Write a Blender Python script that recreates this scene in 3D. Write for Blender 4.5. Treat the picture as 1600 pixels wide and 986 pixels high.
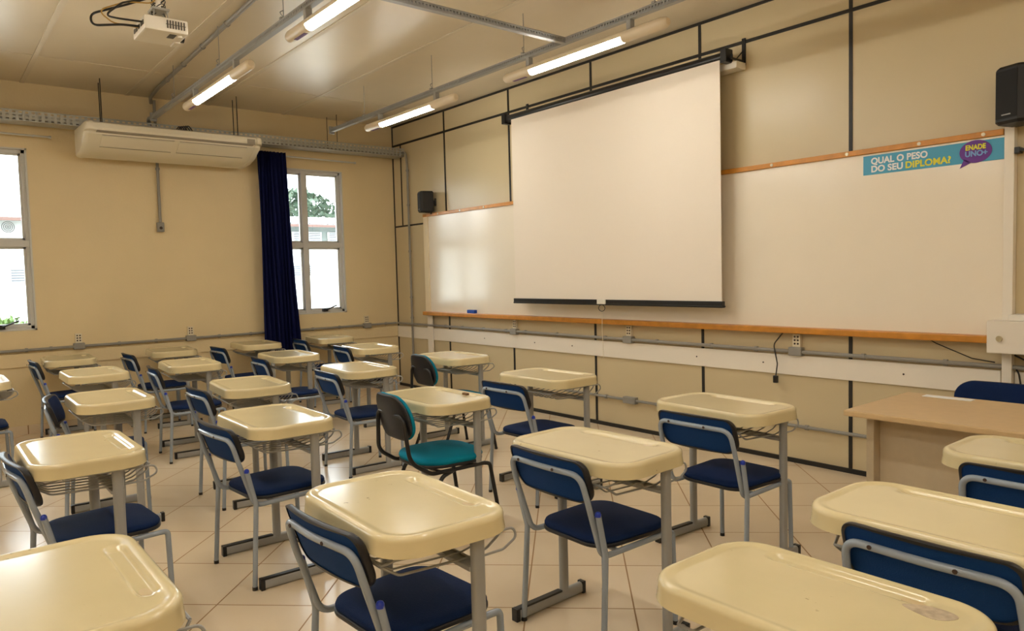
import bpy, bmesh, math, random
from mathutils import Vector, Matrix
random.seed(7)
R = math.radians
PI = math.pi
SC = bpy.context.scene
COL = SC.collection
for o in list(bpy.data.objects): bpy.data.objects.remove(o)

# ------------------------------------------------------------------ camera, world, light
def make_camera():
    f_px, yaw, pitch, roll = 1140.06, R(-50.814), R(-3.243), R(-1.465)
    f = Vector((math.sin(yaw)*math.cos(pitch), math.cos(yaw)*math.cos(pitch), math.sin(pitch)))
    r = Vector((math.cos(yaw), -math.sin(yaw), 0)); u = r.cross(f)
    c, s = math.cos(roll), math.sin(roll)
    r2 = c*r+s*u; u2 = -s*r+c*u
    m = Matrix(((r2.x, u2.x, -f.x, 8.371), (r2.y, u2.y, -f.y, -4.891), (r2.z, u2.z, -f.z, 1.4197), (0, 0, 0, 1)))
    cam = bpy.data.cameras.new('camera'); o = bpy.data.objects.new('camera', cam)
    cam.sensor_width = 36; cam.sensor_fit = 'HORIZONTAL'; cam.lens = 36*f_px/1600
    cam.clip_start = .05; cam.clip_end = 200
    o.matrix_world = m; COL.objects.link(o); SC.camera = o
make_camera()
EXPOSURE = 0.33
WORLD_STRENGTH = 8.5
SUN_STRENGTH = 5.0
TUBE_STRENGTH = 40.0
TUBE_COLOR = (1.0, .965, .875)
SC.view_settings.view_transform = 'Standard'; SC.view_settings.look = 'None'
SC.view_settings.exposure = EXPOSURE; SC.view_settings.gamma = 1
SC.view_settings.use_curve_mapping = False
w = bpy.data.worlds.new('world'); SC.world = w; w.use_nodes = True
bg = w.node_tree.nodes['Background']; bg.inputs[0].default_value = (.86, .93, 1, 1); bg.inputs[1].default_value = WORLD_STRENGTH
sl = bpy.data.lights.new('sun', 'SUN'); sl.energy = SUN_STRENGTH; sl.angle = R(2); sl.color = (1, .97, .9)
so = bpy.data.objects.new('sun', sl); COL.objects.link(so); so.location = (4, -4, 12)
so.rotation_euler = Vector((-.62, .25, -.75)).to_track_quat('-Z', 'Y').to_euler()

# ------------------------------------------------------------------ materials
def srgb(r, g, b):
    f = lambda c: (c/255/12.92) if c/255 <= .04045 else ((c/255+.055)/1.055)**2.4
    return (f(r), f(g), f(b), 1)
def mat(name, col, rough=.5, metal=0, noise=0, nscale=8, bump=0, bscale=60, spec=.5, rand=0, coat=0):
    m = bpy.data.materials.new(name); m.use_nodes = True
    nt = m.node_tree; N = nt.nodes; L = nt.links; b = N['Principled BSDF']
    b.inputs['Base Color'].default_value = col; b.inputs['Roughness'].default_value = rough
    b.inputs['Metallic'].default_value = metal; b.inputs['Specular IOR Level'].default_value = spec
    b.inputs['Coat Weight'].default_value = coat
    if noise:
        tc = N.new('ShaderNodeTexCoord'); n = N.new('ShaderNodeTexNoise'); n.inputs['Scale'].default_value = nscale
        n.inputs['Detail'].default_value = 5
        L.new(tc.outputs['Object'], n.inputs['Vector'])
        mr = N.new('ShaderNodeMapRange'); mr.inputs[1].default_value = .3; mr.inputs[2].default_value = .7
        mr.inputs[3].default_value = 1-noise; mr.inputs[4].default_value = 1+noise*.4
        L.new(n.outputs[0], mr.inputs[0])
        hs = N.new('ShaderNodeHueSaturation'); hs.inputs['Color'].default_value = col
        L.new(mr.outputs[0], hs.inputs['Value']); L.new(hs.outputs[0], b.inputs['Base Color'])
    if bump:
        tc = N.new('ShaderNodeTexCoord'); n = N.new('ShaderNodeTexNoise'); n.inputs['Scale'].default_value = bscale
        L.new(tc.outputs['Object'], n.inputs['Vector'])
        bp = N.new('ShaderNodeBump'); bp.inputs['Strength'].default_value = bump; bp.inputs['Distance'].default_value = .01
        L.new(n.outputs[0], bp.inputs['Height']); L.new(bp.outputs[0], b.inputs['Normal'])
    return m
def emis(name, col, s):
    m = bpy.data.materials.new(name); m.use_nodes = True; b = m.node_tree.nodes['Principled BSDF']
    b.inputs['Base Color'].default_value = (.8, .8, .8, 1)
    b.inputs['Emission Color'].default_value = (*col, 1); b.inputs['Emission Strength'].default_value = s
    return m
M = {}
M['wall'] = mat('painted_masonry', srgb(228, 207, 163), .42, noise=.05, nscale=1.3, bump=.12, bscale=45)
M['panel'] = mat('laminate_panel', srgb(206, 189, 152), .33, noise=.04, nscale=.9, bump=.03, bscale=8)
M['ceil'] = mat('painted_metal_ceiling', srgb(218, 204, 178), .33, noise=.05, nscale=2, bump=.03, bscale=5)
M['seam'] = mat('ceiling_seam_tape', srgb(214, 202, 180), .5)
M['joint'] = mat('black_joint_profile', srgb(28, 25, 22), .5)
M['band'] = mat('white_wall_rail', srgb(236, 227, 212), .4)
M['board'] = mat('whiteboard_laminate', srgb(242, 231, 212), .17, noise=.02, nscale=3)
M['wood'] = mat('orange_varnished_wood', srgb(206, 138, 50), .35, noise=.2, nscale=14)
M['boardframe'] = mat('cream_board_frame', srgb(236, 220, 186), .4)
M['fabricw'] = mat('projection_fabric', srgb(238, 226, 210), .8)
M['black'] = mat('black_plastic', srgb(22, 22, 24), .35)
M['blackm'] = mat('black_metal', srgb(24, 24, 26), .3)
M['speaker'] = mat('speaker_plastic', srgb(14, 14, 17), .5)
M['grille'] = mat('speaker_grille', srgb(12, 12, 14), .7)
M['grey'] = mat('grey_painted_steel', srgb(156, 156, 154), .4)
M['conduit'] = mat('grey_pvc_conduit', srgb(142, 138, 130), .45)
M['galv'] = mat('galvanised_steel', srgb(176, 176, 170), .4, metal=.3, noise=.1, nscale=30)
M['chairtube'] = mat('light_grey_chair_tube', srgb(148, 158, 170), .25, coat=.3)
M['navy'] = mat('navy_upholstery', srgb(8, 34, 76), .8, bump=.25, bscale=300, spec=.2)
M['blueback'] = mat('blue_upholstery', srgb(8, 54, 108), .75, bump=.25, bscale=300, spec=.2)
M['teal'] = mat('teal_upholstery', srgb(0, 128, 158), .8, bump=.25, bscale=300, spec=.2)
M['edge'] = mat('black_edging', srgb(20, 20, 26), .38)
M['cap'] = mat('blue_cap', srgb(20, 50, 160), .3)
M['curtain'] = mat('navy_curtain', srgb(20, 26, 72), .85, spec=.15)
M['alum'] = mat('white_window_frame', srgb(205, 203, 198), .4)
M['acbody'] = mat('cream_air_conditioner_plastic', srgb(232, 224, 204), .3)
M['acline'] = mat('air_conditioner_groove', srgb(150, 140, 122), .5)
M['white'] = mat('white_plastic', srgb(232, 226, 214), .4)
M['outlet'] = mat('outlet_plate', srgb(225, 214, 188), .4)
M['dark'] = mat('dark_hole', srgb(60, 42, 34), .7)
M['tdesk'] = mat('teacher_desk_laminate', srgb(203, 172, 126), .4, noise=.05, nscale=20)
M['tpanel'] = mat('teacher_desk_panel', srgb(196, 178, 148), .5, noise=.04, nscale=30)
M['projw'] = mat('projector_plastic', srgb(224, 216, 200), .45)
M['projdark'] = mat('projector_vent', srgb(80, 74, 64), .6)
M['yellowcable'] = mat('yellow_cable', srgb(180, 140, 60), .5)
M['bluesign'] = mat('blue_sign', srgb(70, 160, 196), .45)
M['purple'] = mat('purple_print', srgb(96, 36, 140), .45)
M['yellow'] = mat('yellow_print', srgb(228, 222, 60), .5)
M['whiteprint'] = mat('white_print', srgb(240, 240, 240), .5)
M['paleblue'] = mat('pale_blue_print', srgb(120, 160, 220), .5)
M['brass'] = mat('screw_metal', srgb(200, 190, 160), .3, metal=.6)
M['brandprint'] = mat('lamp_brand_print', srgb(110, 70, 130), .5)
M['lampend'] = mat('lamp_end_plastic', srgb(226, 210, 184), .35)
M['tube'] = emis('lit_fluorescent_tube', TUBE_COLOR, TUBE_STRENGTH)
M['bwall'] = mat('outside_white_wall', srgb(235, 240, 238), .8)
M['bgreen'] = mat('outside_grey_green_wall', srgb(98, 106, 104), .8)
M['broof'] = mat('outside_fibre_cement_roof', srgb(140, 142, 142), .8)
M['bfascia'] = mat('outside_fascia', srgb(84, 62, 56), .8)
M['bfasciaw'] = mat('condenser_casing', srgb(128, 130, 128), .6)
M['blouvre'] = mat('outside_louvre_glass', srgb(66, 72, 80), .3)
M['leaf'] = mat('hedge_leaves', srgb(72, 98, 38), .6, noise=.4, nscale=12)
M['leafdark'] = mat('tree_leaves', srgb(58, 76, 58), .6, noise=.4, nscale=3)
M['bark'] = mat('bark', srgb(90, 70, 54), .9)
M['ground'] = mat('outside_concrete', srgb(215, 212, 205), .9)
M['smudge'] = mat('grey_dirt', srgb(186, 168, 142), .8, noise=.25, nscale=60)
M['brown'] = mat('brown_rubber', srgb(110, 78, 44), .7)
M['worn'] = mat('worn_dull_patch', srgb(192, 170, 128), .5)
M['eraser'] = mat('blue_felt_eraser', srgb(24, 74, 168), .7)

def glass():
    m = bpy.data.materials.new('window_glass'); m.use_nodes = True; nt = m.node_tree; N = nt.nodes; L = nt.links
    N.remove(N['Principled BSDF']); out = N['Material Output']
    t = N.new('ShaderNodeBsdfTransparent'); t.inputs[0].default_value = (.96, .98, .97, 1)
    g = N.new('ShaderNodeBsdfGlossy'); g.inputs['Roughness'].default_value = .02
    fr = N.new('ShaderNodeFresnel'); fr.inputs[0].default_value = 1.45
    mx = N.new('ShaderNodeMixShader'); L.new(fr.outputs[0], mx.inputs[0]); L.new(t.outputs[0], mx.inputs[1]); L.new(g.outputs[0], mx.inputs[2])
    L.new(mx.outputs[0], out.inputs[0]); return m
M['glass'] = glass()

def tile_mat():
    m = bpy.data.materials.new('diagonal_floor_tiles'); m.use_nodes = True; nt = m.node_tree; N = nt.nodes; L = nt.links
    b = N['Principled BSDF']
    def math_(op, a, b_=None):
        n = N.new('ShaderNodeMath'); n.operation = op
        for i, v in ((0, a), (1, b_)):
            if v is None: continue
            if isinstance(v, (int, float)): n.inputs[i].default_value = v
            else: L.new(v, n.inputs[i])
        return n.outputs[0]
    tc = N.new('ShaderNodeTexCoord'); sx = N.new('ShaderNodeSeparateXYZ'); L.new(tc.outputs['Object'], sx.inputs[0])
    a = R(46.4); T = .455; g = .0065
    u = math_('ADD', math_('MULTIPLY', sx.outputs[0], math.cos(a)), math_('MULTIPLY', sx.outputs[1], math.sin(a)))
    v = math_('ADD', math_('MULTIPLY', sx.outputs[0], -math.sin(a)), math_('MULTIPLY', sx.outputs[1], math.cos(a)))
    u = math_('DIVIDE', math_('ADD', u, -.207+100*T), T); v = math_('DIVIDE', math_('ADD', v, .039+100*T), T)
    def gm(x):
        f = math_('FRACT', x); d = math_('MINIMUM', f, math_('SUBTRACT', 1.0, f)); return math_('LESS_THAN', d, g/2/T)
    gr = math_('MAXIMUM', gm(u), gm(v))
    cx = N.new('ShaderNodeCombineXYZ'); L.new(math_('FLOOR', u), cx.inputs[0]); L.new(math_('FLOOR', v), cx.inputs[1])
    wn = N.new('ShaderNodeTexWhiteNoise'); L.new(cx.outputs[0], wn.inputs['Vector'])
    ns = N.new('ShaderNodeTexNoise'); ns.inputs['Scale'].default_value = 2.5; ns.inputs['Detail'].default_value = 6; L.new(tc.outputs['Object'], ns.inputs['Vector'])
    val = math_('ADD', math_('ADD', math_('MULTIPLY', wn.outputs['Value'], .05), .93), math_('MULTIPLY', math_('SUBTRACT', ns.outputs[0], .5), .12))
    hs = N.new('ShaderNodeHueSaturation'); hs.inputs['Color'].default_value = srgb(226, 206, 176); L.new(val, hs.inputs['Value'])
    mx = N.new('ShaderNodeMix'); mx.data_type = 'RGBA'; L.new(gr, mx.inputs['Factor']); L.new(hs.outputs[0], mx.inputs['A']); mx.inputs['B'].default_value = srgb(146, 112, 72)
    L.new(mx.outputs['Result'], b.inputs['Base Color'])
    ro = math_('ADD', math_('MULTIPLY', gr, .5), math_('ADD', .16, math_('MULTIPLY', ns.outputs[0], .12))); L.new(ro, b.inputs['Roughness'])
    bp = N.new('ShaderNodeBump'); bp.inputs['Strength'].default_value = .4; bp.inputs['Distance'].default_value = .002
    L.new(math_('SUBTRACT', 1.0, gr), bp.inputs['Height']); L.new(bp.outputs[0], b.inputs['Normal'])
    return m
M['tile'] = tile_mat()

def desktop_mat():
    m = bpy.data.materials.new('cream_moulded_desktop'); m.use_nodes = True; nt = m.node_tree; N = nt.nodes; L = nt.links
    b = N['Principled BSDF']; b.inputs['Roughness'].default_value = .2; b.inputs['Specular IOR Level'].default_value = .5; b.inputs['Coat Weight'].default_value = .35; b.inputs['Coat Roughness'].default_value = .1
    tc = N.new('ShaderNodeTexCoord'); oi = N.new('ShaderNodeObjectInfo')
    va = N.new('ShaderNodeVectorMath'); va.operation = 'ADD'
    sc = N.new('ShaderNodeVectorMath'); sc.operation = 'SCALE'; sc.inputs['Scale'].default_value = 37.0
    cb = N.new('ShaderNodeCombineXYZ'); L.new(oi.outputs['Random'], cb.inputs[0]); L.new(oi.outputs['Random'], cb.inputs[1]); L.new(cb.outputs[0], sc.inputs[0])
    L.new(tc.outputs['Object'], va.inputs[0]); L.new(sc.outputs[0], va.inputs[1])
    n1 = N.new('ShaderNodeTexNoise'); n1.inputs['Scale'].default_value = 7; n1.inputs['Detail'].default_value = 6; L.new(va.outputs[0], n1.inputs['Vector'])
    n2 = N.new('ShaderNodeTexNoise'); n2.inputs['Scale'].default_value = 38; n2.inputs['Detail'].default_value = 3; L.new(va.outputs[0], n2.inputs['Vector'])
    n3 = N.new('ShaderNodeTexNoise'); n3.inputs['Scale'].default_value = 4.5; n3.inputs['Detail'].default_value = 1; L.new(va.outputs[0], n3.inputs['Vector'])
    mr = N.new('ShaderNodeMapRange'); mr.inputs[1].default_value = .3; mr.inputs[2].default_value = .72; mr.inputs[3].default_value = 1.01; mr.inputs[4].default_value = .96; L.new(n1.outputs[0], mr.inputs[0])
    rr = N.new('ShaderNodeMapRange'); rr.inputs[1].default_value = 0; rr.inputs[2].default_value = 1; rr.inputs[3].default_value = .94; rr.inputs[4].default_value = 1.04; L.new(oi.outputs['Random'], rr.inputs[0])
    mu = N.new('ShaderNodeMath'); mu.operation = 'MULTIPLY'; L.new(mr.outputs[0], mu.inputs[0]); L.new(rr.outputs[0], mu.inputs[1])
    hs = N.new('ShaderNodeHueSaturation'); hs.inputs['Color'].default_value = srgb(218, 202, 158); L.new(mu.outputs[0], hs.inputs['Value'])
    # worn ink marks: small blotches where both noises peak
    c2 = N.new('ShaderNodeMapRange'); c2.inputs[1].default_value = .70; c2.inputs[2].default_value = .76; L.new(n2.outputs[0], c2.inputs[0])
    c3 = N.new('ShaderNodeMapRange'); c3.inputs[1].default_value = .56; c3.inputs[2].default_value = .66; L.new(n3.outputs[0], c3.inputs[0])
    mm = N.new('ShaderNodeMath'); mm.operation = 'MULTIPLY'; L.new(c2.outputs[0], mm.inputs[0]); L.new(c3.outputs[0], mm.inputs[1])
    m2 = N.new('ShaderNodeMath'); m2.operation = 'MULTIPLY'; m2.inputs[1].default_value = .75; L.new(mm.outputs[0], m2.inputs[0])
    mx = N.new('ShaderNodeMix'); mx.data_type = 'RGBA'; L.new(m2.outputs[0], mx.inputs['Factor']); L.new(hs.outputs[0], mx.inputs['A']); mx.inputs['B'].default_value = srgb(96, 74, 56)
    L.new(mx.outputs['Result'], b.inputs['Base Color'])
    return m
M['desktop'] = desktop_mat()

# ------------------------------------------------------------------ mesh helpers
class MB:
    def __init__(s): s.v = []; s.f = []
    def add(s, vs, fs):
        n = len(s.v); s.v += [tuple(p) for p in vs]; s.f += [tuple(i+n for i in f) for f in fs]; return s
    def box(s, a, b, bev=0, rot=None, org=None):
        x0, y0, z0 = [min(a[i], b[i]) for i in range(3)]; x1, y1, z1 = [max(a[i], b[i]) for i in range(3)]
        bm = bmesh.new()
        vs = [bm.verts.new((x, y, z)) for x in (x0, x1) for y in (y0, y1) for z in (z0, z1)]
        for f in ((0, 1, 3, 2), (4, 6, 7, 5), (0, 4, 5, 1), (2, 3, 7, 6), (0, 2, 6, 4), (1, 5, 7, 3)): bm.faces.new([vs[i] for i in f])
        if bev: bmesh.ops.bevel(bm, geom=bm.edges[:]+bm.verts[:], offset=bev, segments=2, profile=.6, affect='EDGES')
        if rot: bmesh.ops.rotate(bm, verts=bm.verts, cent=Vector(org or (0, 0, 0)), matrix=rot)
        bm.verts.index_update(); s.add([v.co for v in bm.verts], [[v.index for v in f.verts] for f in bm.faces]); bm.free(); return s
    def tube(s, path, r, n=10, cap=True, flat=None):
        # flat=(w,h,upvector): oval section instead of a round one
        P = [Vector(p) for p in path]; rings = []
        t0 = (P[1]-P[0]).normalized(); up = Vector((0, 0, 1)) if abs(t0.z) < .9 else Vector((0, 1, 0))
        nrm = (up-t0*up.dot(t0)).normalized()
        for i, p in enumerate(P):
            t = ((P[min(i+1, len(P)-1)]-p).normalized()+(p-P[max(i-1, 0)]).normalized())
            if i == 0: t = P[1]-P[0]
            if i == len(P)-1: t = P[-1]-P[-2]
            t.normalize(); nrm = (nrm-t*nrm.dot(t)).normalized(); bi = t.cross(nrm)
            rings.append([p+(nrm*math.cos(2*PI*k/n)+bi*math.sin(2*PI*k/n))*r for k in range(n)])
        vs = [v for g in rings for v in g]; fs = []
        for i in range(len(rings)-1):
            for k in range(n): fs.append((i*n+k, i*n+(k+1) % n, (i+1)*n+(k+1) % n, (i+1)*n+k))
        if cap: fs.append(tuple(range(n))[::-1]); fs.append(tuple((len(rings)-1)*n+k for k in range(n)))
        return s.add(vs, fs)
    def loops(s, rings, closed=True, cap0=True, cap1=True):
        n = len(rings[0]); vs = [v for g in rings for v in g]; fs = []
        for i in range(len(rings)-1):
            for k in range(n if closed else n-1): fs.append((i*n+k, i*n+(k+1) % n, (i+1)*n+(k+1) % n, (i+1)*n+k))
        if cap0: fs.append(tuple(range(n))[::-1])
        if cap1: fs.append(tuple((len(rings)-1)*n+k for k in range(n)))
        return s.add(vs, fs)
    def build(s, name, m, parent=None, smooth=False, loc=None, angle=35):
        me = bpy.data.meshes.new(name); me.from_pydata(s.v, [], s.f); me.update()
        bm = bmesh.new(); bm.from_mesh(me); bmesh.ops.recalc_face_normals(bm, faces=bm.faces)
        if smooth:
            for f in bm.faces: f.smooth = True
            for e in bm.edges:
                if len(e.link_faces) == 2 and e.calc_face_angle(0) > R(angle): e.smooth = False
        bm.to_mesh(me); bm.free()
        me.materials.append(m)
        o = bpy.data.objects.new(name, me); COL.objects.link(o)
        if parent: o.parent = parent
        if loc: o.location = loc
        return o
def fillet(P, r, n=5):
    P = [Vector(p) for p in P]; out = [P[0]]
    for i in range(1, len(P)-1):
        a = (P[i-1]-P[i]); b = (P[i+1]-P[i]); la, lb = a.length, b.length; a.normalize(); b.normalize()
        ang = a.angle(b)
        if ang > PI-.02: out.append(P[i]); continue
        rr = r[i-1] if isinstance(r, (list, tuple)) else r
        d = min(rr/math.tan(ang/2), la*.49, lb*.49)
        p0 = P[i]+a*d; p1 = P[i]+b*d
        for k in range(n+1):
            t = k/n; out.append(p0*(1-t)**2+P[i]*2*t*(1-t)+p1*t*t)
    out.append(P[-1]); return out
def rrect(w, d, r, n=7):
    out = []
    for sx, sy, a0 in ((1, 1, 0), (-1, 1, 90), (-1, -1, 180), (1, -1, 270)):
        for k in range(n+1):
            a = R(a0+90*k/n); out.append((sx*(w/2-r)+r*math.cos(a), sy*(d/2-r)+r*math.sin(a)))
    return out
def dense(P, step):
    out = []
    for i in range(len(P)):
        a, b = P[i], P[(i+1) % len(P)]; L = math.hypot(b[0]-a[0], b[1]-a[1]); n = max(1, int(round(L/step)))
        for k in range(n): out.append((a[0]+(b[0]-a[0])*k/n, a[1]+(b[1]-a[1])*k/n))
    return out
def empty(name, label, cat, loc=(0, 0, 0), rz=0, group=None):
    o = bpy.data.objects.new(name, None); COL.objects.link(o); o.empty_display_size = .1
    o.location = loc; o.rotation_euler = (0, 0, rz); o['label'] = label; o['category'] = cat
    if group: o['group'] = group
    return o
def tag(o, label, cat, group=None, kind=None):
    o['label'] = label; o['category'] = cat
    if group: o['group'] = group
    if kind: o['kind'] = kind
    return o
def struct(name, mb, m, parent=None, smooth=False):
    o = mb.build(name, m, parent, smooth)
    if not parent: o['kind'] = 'structure'
    return o
def kids(o): return [c for c in bpy.data.objects if c.parent == o]
def copy_tree(o, parent=None):
    c = o.copy(); COL.objects.link(c)
    if parent: c.parent = parent; c.matrix_parent_inverse = o.matrix_parent_inverse.copy()
    for ch in kids(o): copy_tree(ch, c)
    return c

# ------------------------------------------------------------------ room shell
XR, YB, ZC = 10.6, -8.4, 3.358
struct('floor', MB().box((0, YB, -.1), (XR, 0, 0)), M['tile'])
struct('ceiling', MB().box((-.15, YB-.1, ZC), (XR+.1, .12, ZC+.1)), M['ceil'])
struct('wall_front', MB().box((-.15, 0, -.1), (XR+.1, .12, ZC)), M['panel'])
struct('wall_right', MB().box((XR, YB, -.1), (XR+.12, 0, ZC)), M['wall'])
struct('wall_back', MB().box((-.15, YB-.12, -.1), (XR+.1, YB, ZC)), M['wall'])
WIN = [(-1.71, -.73), (-4.98, -4.0), (-8.2, -7.22)]
WZ0, WZ1 = 1.0, 2.735
mb = MB(); ys = [YB]+[v for a, b in reversed(WIN) for v in (a, b)]+[0]
for i in range(0, len(ys), 2): mb.box((-.15, ys[i], -.1), (0, ys[i+1], ZC))
for a, b in WIN: mb.box((-.15, a, -.1), (0, b, WZ0)); mb.box((-.15, a, WZ1), (0, b, ZC))
struct('wall_left', mb, M['wall'])
for i, (a, b) in enumerate(WIN):
    c = (a+b)/2; t = .045
    fr = MB(); x0, x1 = -.1, -.035
    e = .012   # slim visible surround
    fr.box((x0, a, WZ0), (x1, a+t, WZ1), .004); fr.box((x0, b-t, WZ0), (x1, b, WZ1), .004)
    fr.box((x0, a, WZ0), (x1, b, WZ0+t), .004); fr.box((x0, a, WZ1-t), (x1, b, WZ1), .004)
    fr.box((x0, c-.032, WZ0), (x1+.008, c+.032, WZ1), .004)
    fr.box((x0, a, 1.80), (x1+.006, b, 1.865), .004)
    win = struct(f'window_{i+1}', fr, M['alum'])
    cas = MB()
    for (ya, yb) in ((a+t, c-.032), (c+.032, b-t)):
        for (za, zb) in ((WZ0+t, 1.80), (1.865, WZ1-t)):
            for q in ((ya, za, ya+.02, zb), (yb-.02, za, yb, zb), (ya, za, yb, za+.02), (ya, zb-.02, yb, zb)):
                cas.box((-.085, q[0], q[1]), (-.055, q[2], q[3]))
    cas.build('sash', M['alum'], win)
    MB().box((-.072, a+t, WZ0+t), (-.068, b-t, WZ1-t)).build('pane', M['glass'], win)
    lin = MB()
    lin.box((-.035, a-.0, WZ0-.0), (.006, a+.014, WZ1)); lin.box((-.035, b-.014, WZ0), (.006, b, WZ1)); lin.box((-.035, a, WZ1-.014), (.006, b, WZ1)); lin.box((-.035, a, WZ0), (.006, b, WZ0+.014))
    lin.build('window_trim', M['alum'], win)
    for yy in ((c+.03+b-t)/2+.03, (a+t+c)/2-.02):
        lv = MB().tube([(-.02, yy-.06, WZ0+.045), (.02, yy-.05, WZ0+.045), (.03, yy+.08, WZ0+.095)], .0085, 6); lv.box((-.036, yy-.09, WZ0+.022), (.012, yy-.03, WZ0+.062), .004)
        lv.build('latch_handle', M['black'], win)
# panel joints on the front wall
n = 0
def trim(a, b, m, bev=0):
    global n
    n += 1; return struct(f'trim_{n}', MB().box(a, b, bev), m)
trim((0, -.006, 0), (.022, 0, ZC), M['joint'])
for k in range(1, 9): trim((1.2*k-.012, -.006, 0), (1.2*k+.012, 0, ZC), M['joint'])
trim((.195, -.0055, 2.07), (.215, 0, 3.10), M['joint'])
trim((0, -.0065, 3.092), (XR, 0, 3.116), M['joint'])
trim((0, -.0065, 2.06), (1.2, 0, 2.08), M['joint'])
trim((0, -.008, ZC-.022), (XR, 0, ZC), M['joint'])
trim((0, -.014, 0), (XR, 0, .032), M['joint'])
trim((.02, -.018, .64), (6.89, 0, .785), M['band'], .003)
trim((6.96, -.018, .64), (XR, 0, .785), M['band'], .003)
trim((0, YB, .65), (.018, -.02, .78), M['wall'], .003)
for k, yy in enumerate((-4.0, -3.1, -2.3, -1.45, -.62, -4.85, -5.7, -6.55, -7.4)):
    trim((0, yy-.02, ZC-.006), (XR, yy+.02, ZC), M['seam'])
trim((1.03, YB, ZC-.003), (1.038, 0, ZC), M['seam'])
bb = struct('baseboard_left', MB().box((0, YB, 0), (.012, -.015, .085)), M['tile'])
# screws in the rails
sb = MB()
for x in (1.9, 2.75, 3.3, 4.75, 5.35, 6.35): sb.tube([(x, -.018, .715), (x, -.021, .715)], .006, 8)
struct('trim_90', sb, M['dark'])

# ------------------------------------------------------------------ whiteboard
wb = empty('whiteboard', 'long white writing board across the panelled front wall', 'whiteboard', (.75, 0, .98))
def part(mb, name, m, parent, smooth=False, lab=None):
    o = mb.build(name, m, parent, smooth)
    o.location = -Vector(parent.location) if parent.rotation_euler.z == 0 else (0, 0, 0)
    if lab: o['label'] = lab
    return o
part(MB().box((.80, -.035, .99), (6.90, -.002, 2.15)), 'writing_surface', M['board'], wb)
part(MB().box((.76, -.05, .98), (.855, -.002, 2.17), .003), 'side_frame', M['boardframe'], wb)
part(MB().box((.76, -.055, 2.14), (6.90, -.002, 2.175), .004), 'top_rail', M['wood'], wb, lab='orange varnished wooden rail')
part(MB().box((.76, -.10, .948), (6.86, -.002, .992), .008), 'marker_tray', M['wood'], wb, lab='orange varnished wooden tray')
sc = MB()
for x in (1.1, 1.55, 2.0, 5.45, 6.0, 6.45, 6.8): sc.tube([(x, -.055, 2.157), (x, -.060, 2.157)], .011, 8)
part(sc, 'screw', M['brass'], wb)
tag(MB().box((1.66, -.078, .99), (1.80, -.036, 1.03), .006).build('eraser', M['eraser']), 'blue board eraser lying on the wooden marker tray', 'eraser')
tag(MB().box((.765, -.035, .0), (.87, -.018, .953), .002).build('board_support', M['band']), 'cream upright board under the left end of the whiteboard', 'post')
tag(MB().box((6.905, -.055, 0), (6.955, -.002, 2.18), .003).build('board_support', M['band']), 'cream upright post at the right end of the whiteboard', 'post')
lb = empty('lock_box', 'white cabinet box with round lock fixed right of the whiteboard', 'box', (6.9, 0, .94))
part(MB().box((6.86, -.16, .90), (7.5, -.056, 1.085), .006), 'box_body', M['band'], lb)
part(MB().box((6.96, -.14, 1.086), (7.5, -.001, 1.12), .004), 'box_lid', M['white'], lb)
part(MB().tube([(6.925, -.16, .985), (6.925, -.172, .985)], .016, 14), 'lock', M['brass'], lb, lab='round metal lock')

# banner with lettering
def text(body, size, m, name, parent, loc, bold=0, sx=1):
    cu = bpy.data.curves.new(name, 'FONT'); cu.body = body; cu.size = size; cu.extrude = .0008; cu.offset = bold
    cu.space_character = 1.02
    o = bpy.data.objects.new(name, cu); COL.objects.link(o); bpy.context.view_layer.update()
    dg = bpy.context.evaluated_depsgraph_get(); me = bpy.data.meshes.new_from_object(o.evaluated_get(dg)); bpy.data.objects.remove(o)
    me.materials.clear(); me.materials.append(m)
    o = bpy.data.objects.new(name, me); COL.objects.link(o); o.parent = parent
    o.location = loc; o.rotation_euler = (R(90), 0, 0); o.scale = (sx, 1, 1)
    return o
bn = empty('banner', 'blue paper banner about the diploma stuck on the whiteboard', 'banner', (6.10, -.036, 2.0))
MB().box((0, -.0015, .005), (.80, 0, .128)).build('banner_sheet', M['bluesign'], bn)
text('QUAL O PESO', .056, M['whiteprint'], 'lettering', bn, (.05, -.003, .072), .0019, .95)
text('DO SEU', .056, M['whiteprint'], 'lettering', bn, (.05, -.003, .021), .0019, 1.0)
text('DIPLOMA?', .056, M['yellow'], 'lettering', bn, (.262, -.003, .021), .0019, 1.0)
bub = MB(); bubp = [(.655+.085*math.cos(a), -.002, .068+.066*math.sin(a)) for a in [2*PI*k/40 for k in range(40)]]
bub.loops([bubp, [(x, -.0045, z) for x, y, z in bubp]])
bub.add([(.595, -.0045, .03), (.63, -.0045, .005), (.572, -.0045, -.022), (.595, -.002, .03), (.63, -.002, .005), (.572, -.002, -.022)], [(0, 1, 2), (3, 5, 4), (0, 2, 5, 3), (1, 4, 5, 2), (0, 3, 4, 1)])
bub.build('speech_bubble', M['purple'], bn)
text('ENADE', .04, M['yellow'], 'lettering', bn, (.602, -.006, .080), .0017, .82)
text('UNO+', .044, M['paleblue'], 'lettering', bn, (.600, -.006, .042), .0017, .92)

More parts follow.
